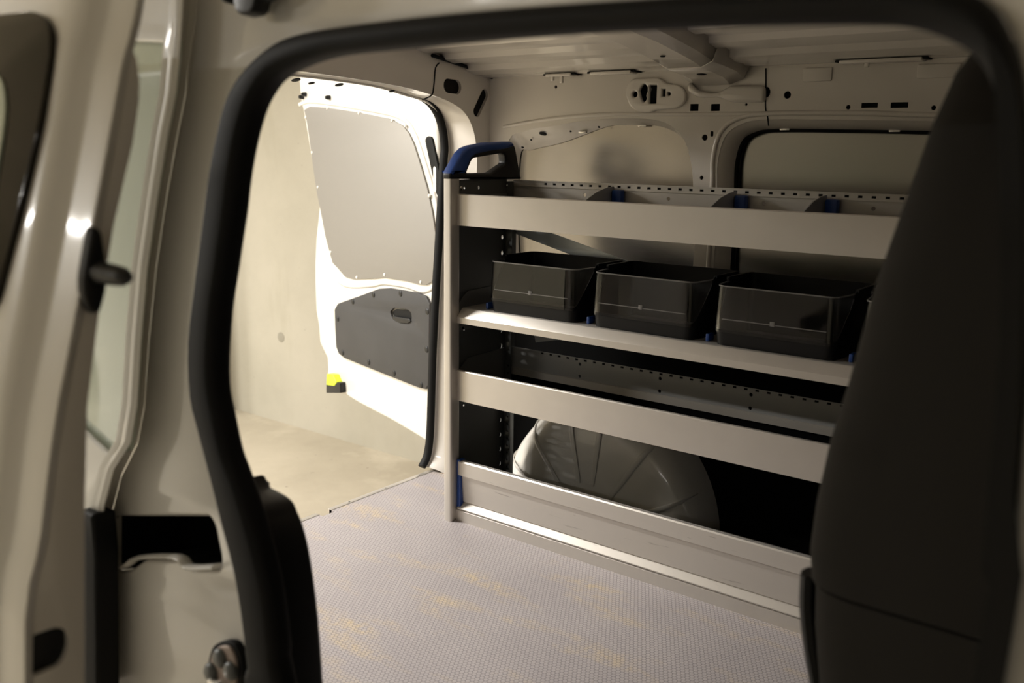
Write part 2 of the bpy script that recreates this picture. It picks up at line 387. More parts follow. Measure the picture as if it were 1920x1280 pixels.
# raised boss with keyhole, slot and round holes
kx = lambda px, py: fy(px, py, FAR-.008)
def keyhole():
    a = kx(1208, 168); b = kx(1208, 184)
    return [(p.x, p.y) for p in smoothpts([V((a[0]-.012, a[1])), V((a[0], a[1]+.014)), V((a[0]+.012, a[1]+.002)), V((a[0]+.007, a[1]-.014)), V((b[0]+.008, b[1]-.002)), V((b[0], b[1]-.010)), V((b[0]-.008, b[1])), V((b[0]-.012, b[1]+.012))], 4)]
bh = [keyhole()]
p = kx(1191, 177); bh.append(circ(p[0], p[1], .0075))
a, b = kx(1219, 160), kx(1231, 194); bh.append(rect(a[0], b[1], b[0], a[1], .002))
a, b = kx(1242, 167), kx(1248, 181); bh.append(rect(a[0], b[1], b[0], a[1]))
p = kx(1255, 176); bh.append(circ(p[0], p[1], .0045))
bo = [kx(x, y) for x, y in ((1172, 168), (1185, 147), (1238, 146), (1250, 158), (1272, 158), (1286, 170), (1287, 190), (1272, 203), (1232, 206), (1220, 211), (1198, 211), (1180, 198))]
plate('keyhole_boss', fillet(bo, .02), bh, (0, FAR-.006, 0), (1, 0, 0), (0, 0, 1), .012, PRIMER, van, .004, 60)
# gusset where the roof bow lands on the rail
g = [kx(x, y) for x, y in ((1292, 152), (1312, 170), (1345, 175), (1372, 160), (1436, 160), (1436, 192), (1372, 192), (1350, 182), (1310, 183), (1290, 172))]
plate('gusset_plate', fillet(g, .012), [], (0, FAR-.008, 0), (1, 0, 0), (0, 0, 1), .018, PRIMER, van, .008, 60)
p0 = [V((fy(x, y)[0], FAR-.003, fy(x, y)[1])) for x, y in ((1437, 128), (1437, 160), (1436, 200), (1440, 218), (1442, 236))]
sweep('panel_joint', smoothpts(p0, 4, False), [(-.0012, -.001), (.0012, -.001), (.0012, .001), (-.0012, .001)], RUBBER, van, closed=False, up=(0, 1, 0))
for (x0, x1, y) in ((1508, 1560, 140), (1722, 1800, 133)):
    a, b = fy(x0, y-12), fy(x1, y+12)
    plate('pressed_patch', rect(a[0], b[1], b[0], a[1], .004), [], (0, FAR-.0035, 0), (1, 0, 0), (0, 0, 1), .004, PRIMER, van, .0015)
box('cavity_shade', (-1.70, FAR+.014, 1.045), (.5, FAR+.018, 1.135), RUBBER, van)  # black backing that paints the shade inside the punched holes
box('cavity_shade', (-1.05, FAR+.014, .86), (-1.005, FAR+.018, 1.04), RUBBER, van)
# dark discs painted in place of the shaded holes of the underside
for px, py, r in ((1018, 251, .011), (996, 262, .003), (958, 270, .004), (980, 276, .004), (1070, 246, .003), (1123, 238, .003)):
    dot('dark_disc', onY(px, py, FAR+.012), (0, -.5, -1), r, .002, RUBBER, van)
# aluminium sheets that blank the windows, with rubber edge and clips
plate('window_blanking_sheet', [(-1.70, .57), (-1.03, .57), (-1.03, 1.06), (-1.70, 1.06)], [], (0, FAR+.045, 0), (1, 0, 0), (0, 0, 1), .003, BRUSH, van, label='brushed aluminium sheet over rear quarter window')
plate('window_blanking_sheet', [(-1.0, .57), (.1, .57), (.1, 1.06), (-1.0, 1.06)], [], (0, FAR+.05, 0), (1, 0, 0), (0, 0, 1), .003, BRUSH, van, label='brushed aluminium sheet over middle side window')
sweep('window_rubber', to3(sm2(c2b), FAR+.034), [(.007*math.cos(i*.785), .007*math.sin(i*.785)) for i in range(8)], RUBBER, van, up=(0, 1, 0))
for px, py in ((1472, 243), (1678, 246), (1205, 236), (1093, 248)):
    p = onY(px, py, FAR+.03); box('window_clip', p-V((.012, .004, .002)), p+V((.012, .004, .003)), CHROME, van, .001)
# lower lining and wheel arch
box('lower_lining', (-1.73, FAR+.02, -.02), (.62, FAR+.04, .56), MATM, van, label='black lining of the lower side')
ac = V((-1.268, 0, -.05))
def arch_row(r, y, sq=1.0): return [V((ac.x+r*1.0*math.cos(a), y, ac.z+r*1.08*math.sin(a))) for a in [math.pi*(i/40) for i in range(41)]]
rows = [arch_row(.315, FAR+.02), arch_row(.312, 2.05), arch_row(.302, 2.02), arch_row(.285, 1.998), arch_row(.25, 1.987), arch_row(.10, 1.982), arch_row(.001, 1.982)]
wa = loft('wheel_arch', rows, PAINT, van, smooth=60)
for k, a in enumerate((.45, .95, 1.45, 1.8, 2.3, 2.7)):
    d = V((math.cos(a), 0, 1.08*math.sin(a)))
    path = smoothpts([ac+d*.12+V((0, 1.981, 0)), ac+d*.25+V((0, 1.983, 0)), ac+d*.285+V((0, 1.998, 0)), ac+d*.302+V((0, 2.02, 0)), ac+d*.312+V((0, 2.06, 0))], 3, False)
    s_ = [(.007*math.cos(t), .0016*math.sin(t)) for t in [i*.628 for i in range(10)]]
    sweep('pressed_rib', path, s_, PAINT, wa, closed=False, up=(0, 1, .3))
# outer skin behind it all keeps the far side closed
box('outer_skin', (-1.84, 2.22, -.25), (1.3, 2.24, 1.2), PAINT, van, .005)

# --- roof with lengthwise ribs, rail step and the cross bow
prof = []
ys = []
Yc = 1.37
def rz(y): return 1.24-((abs(y-Yc))/.73)**2.2*.09
y = .66
while y < 2.05:
    for dy, dz in ((0, 0), (.045, 0), (.056, -.011), (.09, -.011)):
        if y+dy < 2.07: prof.append((y+dy, rz(y+dy)+dz))
    y += .10
prof += [(2.08, rz(2.08)-.004), (2.09, 1.148), (2.17, 1.146)]
loft('roof_skin', [[V((x, a, b)) for a, b in prof] for x in (-1.75, -1.2, -.6, .0, 1.3)], PRIMER, van, smooth=25, thick=.003)
box('roof_outer', (-1.84, .62, 1.29), (1.3, 2.24, 1.31), PAINT, van, .005)
# cross bow
def bowrow(yy, dep, ext=0):
    zb = rz(yy)-dep; zt = rz(yy)+.004
    return [V((x, yy, z)) for x, z in ((-1.10-ext, zt), (-1.088-ext, zb+.012), (-1.07, zb), (-.985, zb), (-.96+ext, zb+.012), (-.945+ext, zt))]
bow = loft('roof_bow', [bowrow(yy, .048) for yy in (.66, .9, 1.15, 1.4, 1.6, 1.75, 1.88, 1.96)], PRIMER, van, smooth=18, thick=.002)
loft('bow_end_bracket', [bowrow(1.955, .050, .002), bowrow(2.02, .042, .004), bowrow(2.07, .036, .006), bowrow(2.108, .040, .008)], PRIMER, bow, smooth=15, thick=.003)
dot('dark_disc', (-1.02, 2.03, rz(2.03)-.042), (0, 0, -1), .012, .002, RUBBER, bow)
dot('dark_disc', (-1.03, 1.86, rz(1.86)-.05), (0, 0, -1), .006, .002, RUBBER, bow)
# clips that hang off the rail edge
for px, py in ((1036, 143), (1626, 115), (1053, 147)):
    p = onY(px, py, 2.09); box('roof_clip', p-V((.005, .004, .012)), p+V((.005, .004, .010)), PRIMER, van, .002)
for x0, x1 in ((-1.50, -1.42), (-1.36, -1.24), (-.72, -.55)):
    box('rail_tab', (x0, 2.075, 1.140), (x1, 2.115, 1.147), PRIMER, van, .002)
    box('rail_gap', (x0-.01, 2.08, 1.1435), (x1+.01, 2.117, 1.1475), RUBBER, van)

# --- rear frame: header beam, corner pillar, opening
op_far = [(1.37, 1.098), (1.56, 1.097), (1.75, 1.089), (1.87, 1.072), (1.95, 1.058), (1.995, 1.030), (2.022, .985), (2.032, .93), (2.027, .88), (2.005, .643), (1.993, .517), (1.978, .324), (1.968, .126), (1.955, .045), (1.93, .012)]
fa_far = [(1.37, 1.118), (1.56, 1.113), (1.75, 1.103), (1.86, 1.09), (1.95, 1.072), (2.01, 1.045), (2.045, 1.0), (2.06, .94), (2.06, .88), (2.05, .643), (2.045, .517), (2.03, .324), (2.02, .126), (2.01, .045), (1.99, -.02)]
def sym(c): return [(2*Yc-a, b) for a, b in reversed(c[1:])]+c
def curve2(c, n=5): return [(p.x, p.y) for p in smoothpts([V(q) for q in c], n, False)]
OP = curve2(sym(op_far)); FA = curve2(sym(fa_far))
OQ = [(Yc+(a-Yc)*1.036, b*1.018) for a, b in OP]
FX = -1.725
outer = [(2.17, -.02), (2.17, 1.14), (2.09, 1.158), (1.9, 1.198), (1.7, 1.225), (1.37, 1.243), (1.0, 1.225), (.84, 1.198), (.62, 1.14), (.62, -.02)]
fh = []
def oblong(px, py, L_, W_, ang):
    p = onX(px, py, FX); r = []
    for i in range(20):
        t = 2*math.pi*i/20; x = W_*math.cos(t); y_ = W_*math.sin(t); x += (L_-W_)*(1 if x > 0 else -1)
        r.append((p.y+x*math.cos(ang)-y_*math.sin(ang), p.z+x*math.sin(ang)+y_*math.cos(ang)))
    return r
fh = [oblong(847, 162, .036, .019, -.05), oblong(900, 193, .044, .0155, .95)]
plate('rear_frame', FA+outer, fh, (FX, 0, 0), (0, 1, 0), (0, 0, 1), .004, PRIMER, van, 0)
for px, py, L_, W_, an in ((847, 162, .036, .019, -.05), (900, 193, .044, .0155, .95)):
    lp = oblong(px, py, L_, W_, an)
    loft('hole_flange', [[V((FX+dx, a, b)) for a, b in lp] for dx in (.003, -.006)], PRIMER, van, cu=True)
    plate('cavity_shade', lp, [], (FX-.007, 0, 0), (0, 1, 0), (0, 0, 1), .002, RUBBER, van)  # black sheet standing in for shade in the hollow frame
loft('opening_return', [[V((FX, a, b)) for a, b in FA],
     [V((FX-.03, a*.55+c*.45, b*.55+d*.45-.0)) for (a, b), (c, d) in zip(FA, OQ)],
     [V((XR+.03, a*.1+c*.9, b*.1+d*.9)) for (a, b), (c, d) in zip(FA, OQ)],
     [V((XR-.014, a, b)) for a, b in OQ]], PRIMER, van, smooth=60)
plate('frame_outer', [(Yc+(a-Yc)*1.02, b*1.014) for a, b in OP]+outer, [], (XR-.012, 0, 0), (0, 1, 0), (0, 0, 1), .004, PAINT, van)
box('frame_backing', (XR-.018, 2.135, -.3), (XR-.012, 2.23, 1.2), PAINT, van)
box('frame_backing', (XR-.018, .52, 1.14), (XR-.012, 2.23, 1.25), PAINT, van)
for px, py, r in ((555, 150, .012), (584, 156, .009), (636, 159, .012), (735, 171, .008), (793, 185, .006), (782, 184, .004), (815, 194, .009)):
    dot('dark_disc', onZ(px, py, 1.115 if px < 700 else 1.092), (.3, 0, -1), r, .0015, RUBBER, van)  # dark discs stand in for the shaded holes under the header
# joint between header and pillar, seam at roof
sj = smoothpts([V((FX+.003, *onX(x, y, FX)[1:])) for x, y in ((822, 118), (815, 128), (812, 160), (808, 178), (790, 187))], 4, False)
sweep('panel_joint', sj, [(-.0015, -.001), (.0015, -.001), (.0015, .001), (-.0015, .001)], RUBBER, van, closed=False, up=(1, 0, 0))
sj = smoothpts([V((FX+.003, *onX(x, y, FX)[1:])) for x, y in ((925, 165), (922, 210), (920, 248), (935, 264))], 4, False)
sweep('panel_joint', sj, [(-.0015, -.001), (.0015, -.001), (.0015, .001), (-.0015, .001)], RUBBER, van, closed=False, up=(1, 0, 0))
sj = [V((FX+.008, a, b)) for a, b in ((1.87, 1.188), (1.93, 1.180), (2.0, 1.170), (2.06, 1.160), (2.13, 1.146))]
sweep('sealing_strip', smoothpts(sj, 4, False), [(.005*math.cos(i*.785), .006*math.sin(i*.785)) for i in range(8)], RUBBER, van, closed=False, up=(1, 0, 0))
# weather strip around the rear opening
sweep('rear_weather_strip', [V((XR-.020, Yc+(a-Yc)*1.016, b*1.025)) for a, b in OP], [(.010*math.cos(i*.628), .014*math.sin(i*.628)) for i in range(10)], RUBBER, van, closed=False, up=(1, 0, 0), label='black rubber strip around the rear opening')
prism('rear_sill', [(XR-.008, -.018), (XR+.0, -.018), (XR+.0, -.25), (XR-.02, -.25), (XR-.012, -.10)], .55, 2.2, PAINT, van, axis='y')
box('underbody', (XR, .62, -.3), (1.3, 2.2, -.02), BLACK, van)

tl = emit('lit_red_lens', (1, .03, .015), 3)
plate('tail_lamp', [V(q) for q in fillet([(2.15, .22), (2.235, .22), (2.235, .78), (2.17, .78)], .02)], [], (XR-.05, 0, 0), (0, 1, 0), (0, 0, 1), .05, tl, van, .01, label='lit red tail lamp')
# --- near side: jamb around the sliding door opening, rubber seal
def JY(z): return .55+.095*(z-.5)
JO = V((0, .55, .5)); JN = V((0, -1, .095)).normalized(); JU = V((0, .095, 1)).normalized()
def jp(px, py, off=0):
    p = on(px, py, JO+JN*off, JN); d = p-JO; return (d.x, d.dot(JU))
outl = [(492, 1280), (487, 1240), (475, 1140), (460, 1055), (440, 980), (420, 900), (395, 805), (380, 740), (377, 640), (387, 550), (397, 475), (407, 400), (417, 325), (430, 260), (445, 200), (465, 157), (494, 121), (536, 87), (578, 70), (640, 58), (800, 38), (1000, 20), (1200, 6), (1350, -4), (1500, -12), (1650, -20), (1760, -20), (1830, -3), (1868, 22), (1895, 65), (1914, 130), (1925, 250), (1930, 450), (1928, 640), (1912, 850), (1895, 1050), (1875, 1280)]
inl = [(552, 1280), (543, 1214), (530, 1110), (515, 1040), (497, 975), (478, 915), (463, 874), (450, 838), (436, 772), (428, 732), (426, 675), (432, 582), (444, 504), (448, 475), (460, 397), (467, 337), (479, 269), (495, 212), (510, 181), (531, 153), (560, 134), (600, 118), (650, 106), (750, 95), (900, 80), (1100, 65), (1300, 55), (1500, 49), (1650, 49), (1720, 56), (1785, 78), (1835, 112), (1868, 165), (1882, 250), (1888, 400), (1886, 600), (1872, 900), (1850, 1280)]
low_o = [(-.10, -.45), (-.16, -.54), (-.30, -.56), (-.50, -.56), (-.57, -.5), (-.615, -.3)]
low_i = [(-.13, -.42), (-.18, -.51), (-.30, -.53), (-.50, -.53), (-.54, -.48), (-.585, -.3)]
SO = sm2([jp(*q) for q in outl]+low_o, 3); SI = sm2([jp(*q) for q in inl]+low_i, 3)
plate('door_opening_seal', SO, [SI], JO+JN*.006, (1, 0, 0), JU, .030, RUBBER, van, .011, 60, label='thick black rubber seal framing the side opening')
# the white jamb itself
SJ = [((a[0]+b[0])/2, (a[1]+b[1])/2) for a, b in zip(resample([V(q) for q in SO], 200, True), resample([V(q) for q in SO], 200, True))]
step = [(372, -60), (362, 40), (352, 110), (345, 175), (330, 250), (308, 375), (290, 500), (276, 640), (268, 760), (255, 830), (225, 890), (207, 960), (206, 1280)]
stepq = [(338, -60), (333, 40), (328, 110), (322, 175), (307, 250), (287, 375), (269, 500), (257, 640), (250, 760), (238, 830), (206, 880), (188, 950), (186, 1280)]
sp = [jp(*q) for q in step]
jo = [(sp[0][0]+.0, .80)]+sp+[(sp[-1][0], -.75), (.14, -.75), (.14, .80)]
rec = fillet([jp(*q) for q in ((207, 968), (392, 968), (402, 985), (414, 1046), (413, 1068), (360, 1068), (340, 1050), (270, 1050), (245, 1068), (207, 1072))], .006)
plate('door_jamb', [V(q) for q in jo], [SO, rec], JO-JN*.006, (1, 0, 0), JU, .012, PAINT, van, .005, 60)
def j3(q, off=0): return JO+V((1, 0, 0))*q[0]+JU*q[1]+JN*off
# rail pocket: dark box behind the cut, white lip under it
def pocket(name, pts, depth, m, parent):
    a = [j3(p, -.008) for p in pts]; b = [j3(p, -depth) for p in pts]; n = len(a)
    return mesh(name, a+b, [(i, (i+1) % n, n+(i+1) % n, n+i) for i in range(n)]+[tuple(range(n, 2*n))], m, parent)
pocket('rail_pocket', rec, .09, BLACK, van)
lp = [j3(jp(*q), .004) for q in ((208, 1062), (243, 1058), (268, 1043), (340, 1042), (362, 1060), (413, 1060))]
sweep('pocket_lip', smoothpts(lp, 4, False), [(.003*math.cos(i*.785), .008*math.sin(i*.785)) for i in range(8)], PAINT, van, closed=False, up=JN)
# striker plate
st = fillet([jp(*q) for q in ((402, 1235), (410, 1206), (430, 1196), (452, 1198), (466, 1225), (468, 1262), (455, 1330), (408, 1330), (400, 1285))], .010)
sk = plate('striker_seat', st, [], JO+JN*.004, (1, 0, 0), JU, .010, RUBBER, van, .002)
st2 = fillet([jp(*q) for q in ((409, 1238), (416, 1212), (432, 1203), (448, 1205), (459, 1228), (461, 1262), (449, 1322), (413, 1322), (407, 1285))], .010)
plate('striker_plate', st2, [], JO+JN*.008, (1, 0, 0), JU, .008, STRIKE, sk, .002, label='bare metal striker plate')
for px, py, r in ((431, 1226, .0105), (414, 1252, .0105), (451, 1250, .0105)):
    dot('striker_bolt', j3(jp(px, py), .011), JN, r, .006, STEEL, sk, 14)
q = j3(jp(432, 1271), .012); box('striker_wedge', q-V((.011, .010, .004)), q+V((.011, .004, .004)), CHROME, sk, .002)
# outer step and quarter panel with its window
QO = .034
spq = [jp(x, y, QO) for x, y in stepq]
loft('jamb_step', [[j3(q, -.002) for q in sp], [j3((q[0]-.004, q[1]), .004) for q in sp], [j3((q[0]*.5+s[0]*.5-.002, q[1]*.5+s[1]*.5), .022) for q, s in zip(sp, spq)], [j3((s[0]+.004, s[1]), QO-.002) for s in spq], [j3(s, QO) for s in spq], [j3((s[0]-.02, s[1]), QO+.002) for s in spq]], PAINT, van, smooth=70)
qh = [jp(x, y, QO) for x, y in ((316, 80), (312, 130), (308, 175), (293, 250), (273, 375), (255, 500), (243, 640), (236, 760), (226, 838), (206, 854))]+[(-1.35, .20), (-1.7, .22), (-1.7, .56), (-1.3, .57), (-1.05, .565)]
qo = [(s[0], s[1]) for s in spq]
qo = [(spq[0][0], .8)]+qo+[(spq[-1][0], -.75), (-1.85, -.75), (-1.85, .8)]
plate('quarter_panel', [V(q) for q in qo], [fillet(qh, .012)], JO+JN*(QO-.003), (1, 0, 0), JU, .008, PAINT, van, .0025, 60, label='white outer rear quarter panel')
plate('quarter_window', [V((q[0]+(.003 if i < 9 else -.003), q[1]+(-.004 if 7 < i < 12 else .004))) for i, q in enumerate(qh)], [], JO+JN*(QO-.012), (1, 0, 0), JU, .005, GREENGL, van, label='pale greenish quarter window')
# black rubber column at the foot of the pillar, trim inside the opening
cpts = [jp(*q, .04) for q in ((158, 952), (184, 962), (190, 1040), (191, 1150), (192, 1330), (150, 1330))]
plate('pillar_rubber', fillet(cpts, .004), [], JO+JN*.032, (1, 0, 0), JU, .03, RUBBER, van, .005)
tr = [jp(*q, -.04) for q in ((470, 905), (485, 917), (508, 929), (526, 943), (535, 963), (545, 988), (556, 1030), (566, 1090), (574, 1155), (579, 1214), (583, 1280), (585, 1400), (500, 1400), (470, 1100))]
plate('entry_trim', sm2(tr, 3), [], JO-JN*.035, (1, 0, 0), JU, .05, BLACK, van, .008, 60, label='black plastic entry trim inside the opening')
bk = [jp(*q, .02) for q in ((455, -60), (452, 6), (456, 24), (463, 31), (483, 27), (491, 18), (494, 2), (520, -10), (520, -60))]
plate('rail_bracket', fillet(bk, .003), [], JO+JN*.02, (1, 0, 0), JU, .02, BLACK, van, .003)
bk = [jp(*q, .02) for q in ((424, -30), (427, 3), (434, 9), (440, 4), (446, -30))]
plate('rail_bracket', fillet(bk, .003), [], JO+JN*.02, (1, 0, 0), JU, .02, BLACK, van, .003)
# front door leaf ahead of the pillar, with its window
fd = plate('front_door', [V(q) for q in fillet([(.075, -.62), (1.28, -.62), (1.28, .12), (1.0, .56), (.075, .56)], .03)], [fillet([(.16, .08), (1.1, .08), (.95, .50), (.16, .50)], .03)], JO+JN*.022, (1, 0, 0), JU, .03, PAINT, van, .008, 60, label='closed white front door')
plate('front_door_glass', [V(q) for q in ((.15, .07), (1.12, .07), (.96, .51), (.15, .51))], [], JO+JN*.012, (1, 0, 0), JU, .005, FRIT, fd)
plate('door_handle', [V(q) for q in fillet([(.13, -.06), (.30, -.06), (.30, -.02), (.13, -.02)], .012)], [], JO+JN*.05, (1, 0, 0), JU, .025, BLACK, fd, .006)
box('front_pillar_fill', (.14, .57, -.3), (1.3, .60, 1.28), PAINT, van)
# added black wall at the cab end, keeps light out of the front
box('cab_light_block', (1.28, .6, -.3), (1.3, 2.22, 1.2), BLACK, van)

# ================================================================== LOAD FLOOR BOARD
fl = empty('load_floor_board', (-.8, 1.3, -.018), 'grey load floor board with fine honeycomb print and worn yellow streaks', 'floor board')
nA, nB = onZ(602, 966, 0).y, onZ(626, 958, 0).y
bo_ = [(XR, .62), (.6, .62), (.6, 2.10), (XR+.06, 2.10), (XR+.06, 1.99), (XR, 1.975), (XR, nB), (XR+.022, nB), (XR+.022, nA), (XR, nA)]
plate('board', bo_, [], (0, 0, 0), (1, 0, 0), (0, 1, 0), .016, HEX, fl, 0, back=True)
for a, b in ((.62, nA), (nB, 1.972)):
    box('edge_strip', (XR-.006, a, -.014), (XR+.010, b, .0015), ALUP, fl, .001)
    k = max(1, int((b-a)/.115))
    for i in range(k):
        dot('strip_screw', (XR+.003, a+(i+.5)*(b-a)/k, .0015), (0, 0, 1), .003, .0008, STEEL, fl, 8)

# ================================================================== SHELVING RACK
RY = 1.722; RX0 = -1.502; RX1 = -.22; RB = 1.96
rk = empty('shelving_rack', (-.86, 1.84, 0), 'aluminium shelving rack with three shelves and blue grip handle on the grey floor', 'shelving rack')
# uprights (left one seen, right one behind the seat)
for x0, x1, s in ((RX0-.026, RX0, 1), (RX1, RX1+.026, -1)):
    pr = fillet([(x0, RY-.022), (x1, RY-.022), (x1, RY+.012), (x0, RY+.012)], .006, 4)
    vs_ = [(a, b, .0) for a, b in pr]+[(a, b, .878) for a, b in pr]; n = len(pr)
    mesh('upright', vs_, [(i, (i+1) % n, n+(i+1) % n, n+i) for i in range(n)]+[tuple(range(n)), tuple(range(n, 2*n))], ALUP, rk)
hl = []
for z in [.06+.0415*i for i in range(19)]:
    hl.append(circ(1.913, z, .0042, 8, .006))
for z in (.30, .315, .50, .515, .855): hl.append(circ(1.76, z, .003, 8))
hl.append(circ(1.815, .855, .0035, 8, .005))
sp_ = plate('side_panel', [(RY+.010, .0), (1.93, .0), (1.93, .876), (RY+.010, .876)], hl, (RX0-.010, 0, 0), (0, 1, 0), (0, 0, 1), .002, STEEL, rk, label='dark grey perforated side panel')
for z in (.845, .853): pass
for yy, z in ((1.746, .855), (1.932, .857), (1.752, .53), (1.752, .505)):
    dot('screw', (RX0-.008, yy, z), (1, 0, 0), .006, .003, CHROME, sp_, 10)
pr = [(RX0-.02, 1.928), (RX0+.012, 1.928), (RX0+.012, 1.931), (RX0-.001, 1.931), (RX0-.001, 1.962), (RX0-.02, 1.962)]
for x in (RX0, RX1+.02):
    vs_ = [(a-RX0+x, b, .0) for a, b in pr]+[(a-RX0+x, b, .868) for a, b in pr]; n = len(pr)
    mesh('rear_post', vs_, [(i, (i+1) % n, n+(i+1) % n, n+i) for i in range(n)]+[tuple(range(n)), tuple(range(n, 2*n))], STEEL, rk, 20)
rp = [o for o in rk.children if o.name.startswith('rear_post')][0]
for i in range(17): dot('punched_hole', (RX0+.004, 1.9279, .05+.0205*i), (0, -1, 0), .0028, .0003, RUBBER, rp, 6)
box('side_panel', (RX1+.008, RY+.01, 0), (RX1+.011, 1.95, .86), STEEL, rk)

def lip(name, z0, z1, mat_=ALUP, y=RY, t=.003, ret=.010, label=None):
    """folded front edge of a shelf"""
    pr = [(y, z0), (y, z1-.002), (y+.002, z1), (y+ret, z1), (y+ret, z1-.0025), (y+t, z1-.0025), (y+t, z0)]
    return prism(name, pr, RX0, RX1, mat_, rk, 20, label)
# top shelf
lip('shelf_lip', .766, .842)
box('shelf_tray', (RX0, RY+.003, .768), (RX1, 1.952, .771), MATM, rk)
def slotted(z0, z1, y, name, zs, m, holes_=(), x_first=None):
    hl = []; x = RX0+.105
    while x < RX1-.03: hl.append(rect(x-.0045, zs-.0025, x+.0045, zs+.0025)); x += .0272
    for hx, hz in holes_: hl.append(circ(hx, hz, .0045, 10))
    box('slot_shade', (RX0+.09, y+.0015, zs-.004), (RX1, y+.0035, zs+.004), RUBBER, rk)  # black strip that gives the slots their shade
    return plate(name, rect(RX0+.002, z0, RX1, z1), hl, (0, y, 0), (1, 0, 0), (0, 0, 1), .002, m, rk)
xs = [-1.045+.2325*i for i in range(-1, 4)]
r1 = slotted(.77, .871, 1.945, 'back_rail', .8645, ALUP, [(x, .842) for x in xs])
prism('rail_fold', [(1.9425, .8585), (1.9405, .8585), (1.9405, .8565), (1.9425, .8565)], RX0+.002, RX1, ALUP, r1)
prism('rail_fold', [(1.9425, .872), (1.952, .872), (1.952, .8695), (1.9425, .8695)], RX0+.002, RX1, ALUP, r1)
# middle shelf (bins stand on it)
pr = [(RY, .523), (RY, .538), (RY+.002, .5405), (RY+.020, .558), (RY+.024, .5595), (1.945, .5595), (1.945, .5565), (RY+.026, .5565), (RY+.005, .536), (RY+.005, .523)]
prism('bin_shelf', pr, RX0, RX1, ALUP, rk, 20)
slotted(.52, .575, 1.952, 'back_rail', .569, STEEL)
# lower tray
lip('shelf_lip', .323, .402)
box('shelf_tray', (RX0, RY+.003, .325), (RX1, 1.95, .328), MATM, rk)
box('gap_shade', (RX0, 1.947, .326), (RX1, 1.949, .36), MATM, rk)  # black strip in place of the shaded gap below the rail
r3 = slotted(.354, .428, 1.945, 'back_rail', .4235, GREYST, [(x, z) for x in xs for z in (.4125, .381)])
prism('rail_fold', [(1.9435, .373), (1.940, .372), (1.938, .354), (1.9435, .354)], RX0+.002, RX1, ALUP, r3)
# bottom long-goods panel: top band, recessed sheet, ledge, base rail
pr = [(RY+.006, .124), (RY, .126), (RY, .160), (RY+.003, .164), (RY+.014, .164), (RY+.016, .161), (RY+.016, .05), (RY+.013, .046), (RY-.004, .036), (RY-.004, .033), (RY+.02, .033), (RY+.02, .17), (RY+.019, .171), (RY+.0185, .17)]
pr = [(RY-.005, .034), (RY-.005, .0365), (RY+.012, .049), (RY+.009, .052), (RY+.004, .124), (RY-.002, .1255), (RY-.002, .161), (RY+.001, .164), (RY+.012, .164), (RY+.014, .161), (RY+.014, .034)]
prism('tray_front', pr, RX0+.006, RX1, SCUFF, rk, 20, label='scuffed aluminium front of the bottom tray')
prism('base_rail', [(RY-.003, .0), (RY-.003, .029), (RY-.001, .031), (RY+.03, .031), (RY+.03, .0)], RX0, RX1, ALUP, rk, 20)
box('tray_floor', (RX0, RY+.014, .033), (RX1, 1.95, .036), STEEL, rk)
box('corner_clip', (RX0+.0005, RY-.0012, .036), (RX0+.014, RY+.018, .166), BLUE, rk, .002, label='blue plastic corner piece')
BRK = mat('mid_grey_steel', (.15, .15, .145), .42, .4)
for z0, z1 in ((.775, .838), (.500, .602), (.330, .428)):
    e_ = plate('end_bracket', fillet([(RY+.013, z0), (1.926, z0), (1.926, z1), (RY+.05, z1-.004), (RY+.013, z1-.03)], .003), [circ(1.76, (z0+z1)/2, .003, 8), circ(1.90, (z0+z1)/2, .003, 8)], (RX0-.006, 0, 0), (0, 1, 0), (0, 0, 1), .002, BRK, rk)
# divider posts (blue) with curved grey plates on the top shelf
for px, py in ((1152, 361), (1382, 374), (1552, 382)):
    x = onY(px, py, 1.93).x
    dp = fillet([(1.735, .772), (1.937, .772), (1.937, .866), (1.905, .864), (1.86, .855), (1.80, .832), (1.755, .802)], .004)
    d = plate('shelf_divider', dp, [], (x-.006, 0, 0), (0, 1, 0), (0, 0, 1), .0025, GREYST, rk)
    box('divider_clip', (x-.004, 1.922, .775), (x+.022, 1.943, .858), BLUE, d, .004)
    box('divider_clip', (x-.016, 1.925, .775), (x-.007, 1.943, .862), BLUE, d, .003)
# little blue stops between the bins
for x in (-1.4405, -1.1415, -.8425, -.5435):
    box('bin_stop', (x-.004, 1.765, .5597), (x+.004, 1.79, .576), BLUE, rk, .002)
# crossed braces at the back
bx0 = onY(1000, 437, 1.966); bx1 = onY(1160, 497, 1.966)
d = (bx1-bx0).normalized()
def brace(p, q, y):
    p, q = V(p), V(q); t = (q-p).normalized(); n = V((-t.z, 0, t.x)); w_ = .018
    vs_ = [p+n*w_, q+n*w_, q-n*w_, p-n*w_]; vs_ = [V((v.x, y, v.z)) for v in vs_]
    return mesh('cross_brace', vs_+[v+V((0, .003, 0)) for v in vs_], [(0, 1, 2, 3), (7, 6, 5, 4), (0, 4, 5, 1), (1, 5, 6, 2), (2, 6, 7, 3), (3, 7, 4, 0)], ZINC, rk, 0)
pa = bx0-d*.11; pb_ = bx0+d*1.20
brace(pa, pb_, 1.964)
brace((RX0+RX1-pa.x, 0, pa.z), (RX0+RX1-pb_.x, 0, pb_.z), 1.968)
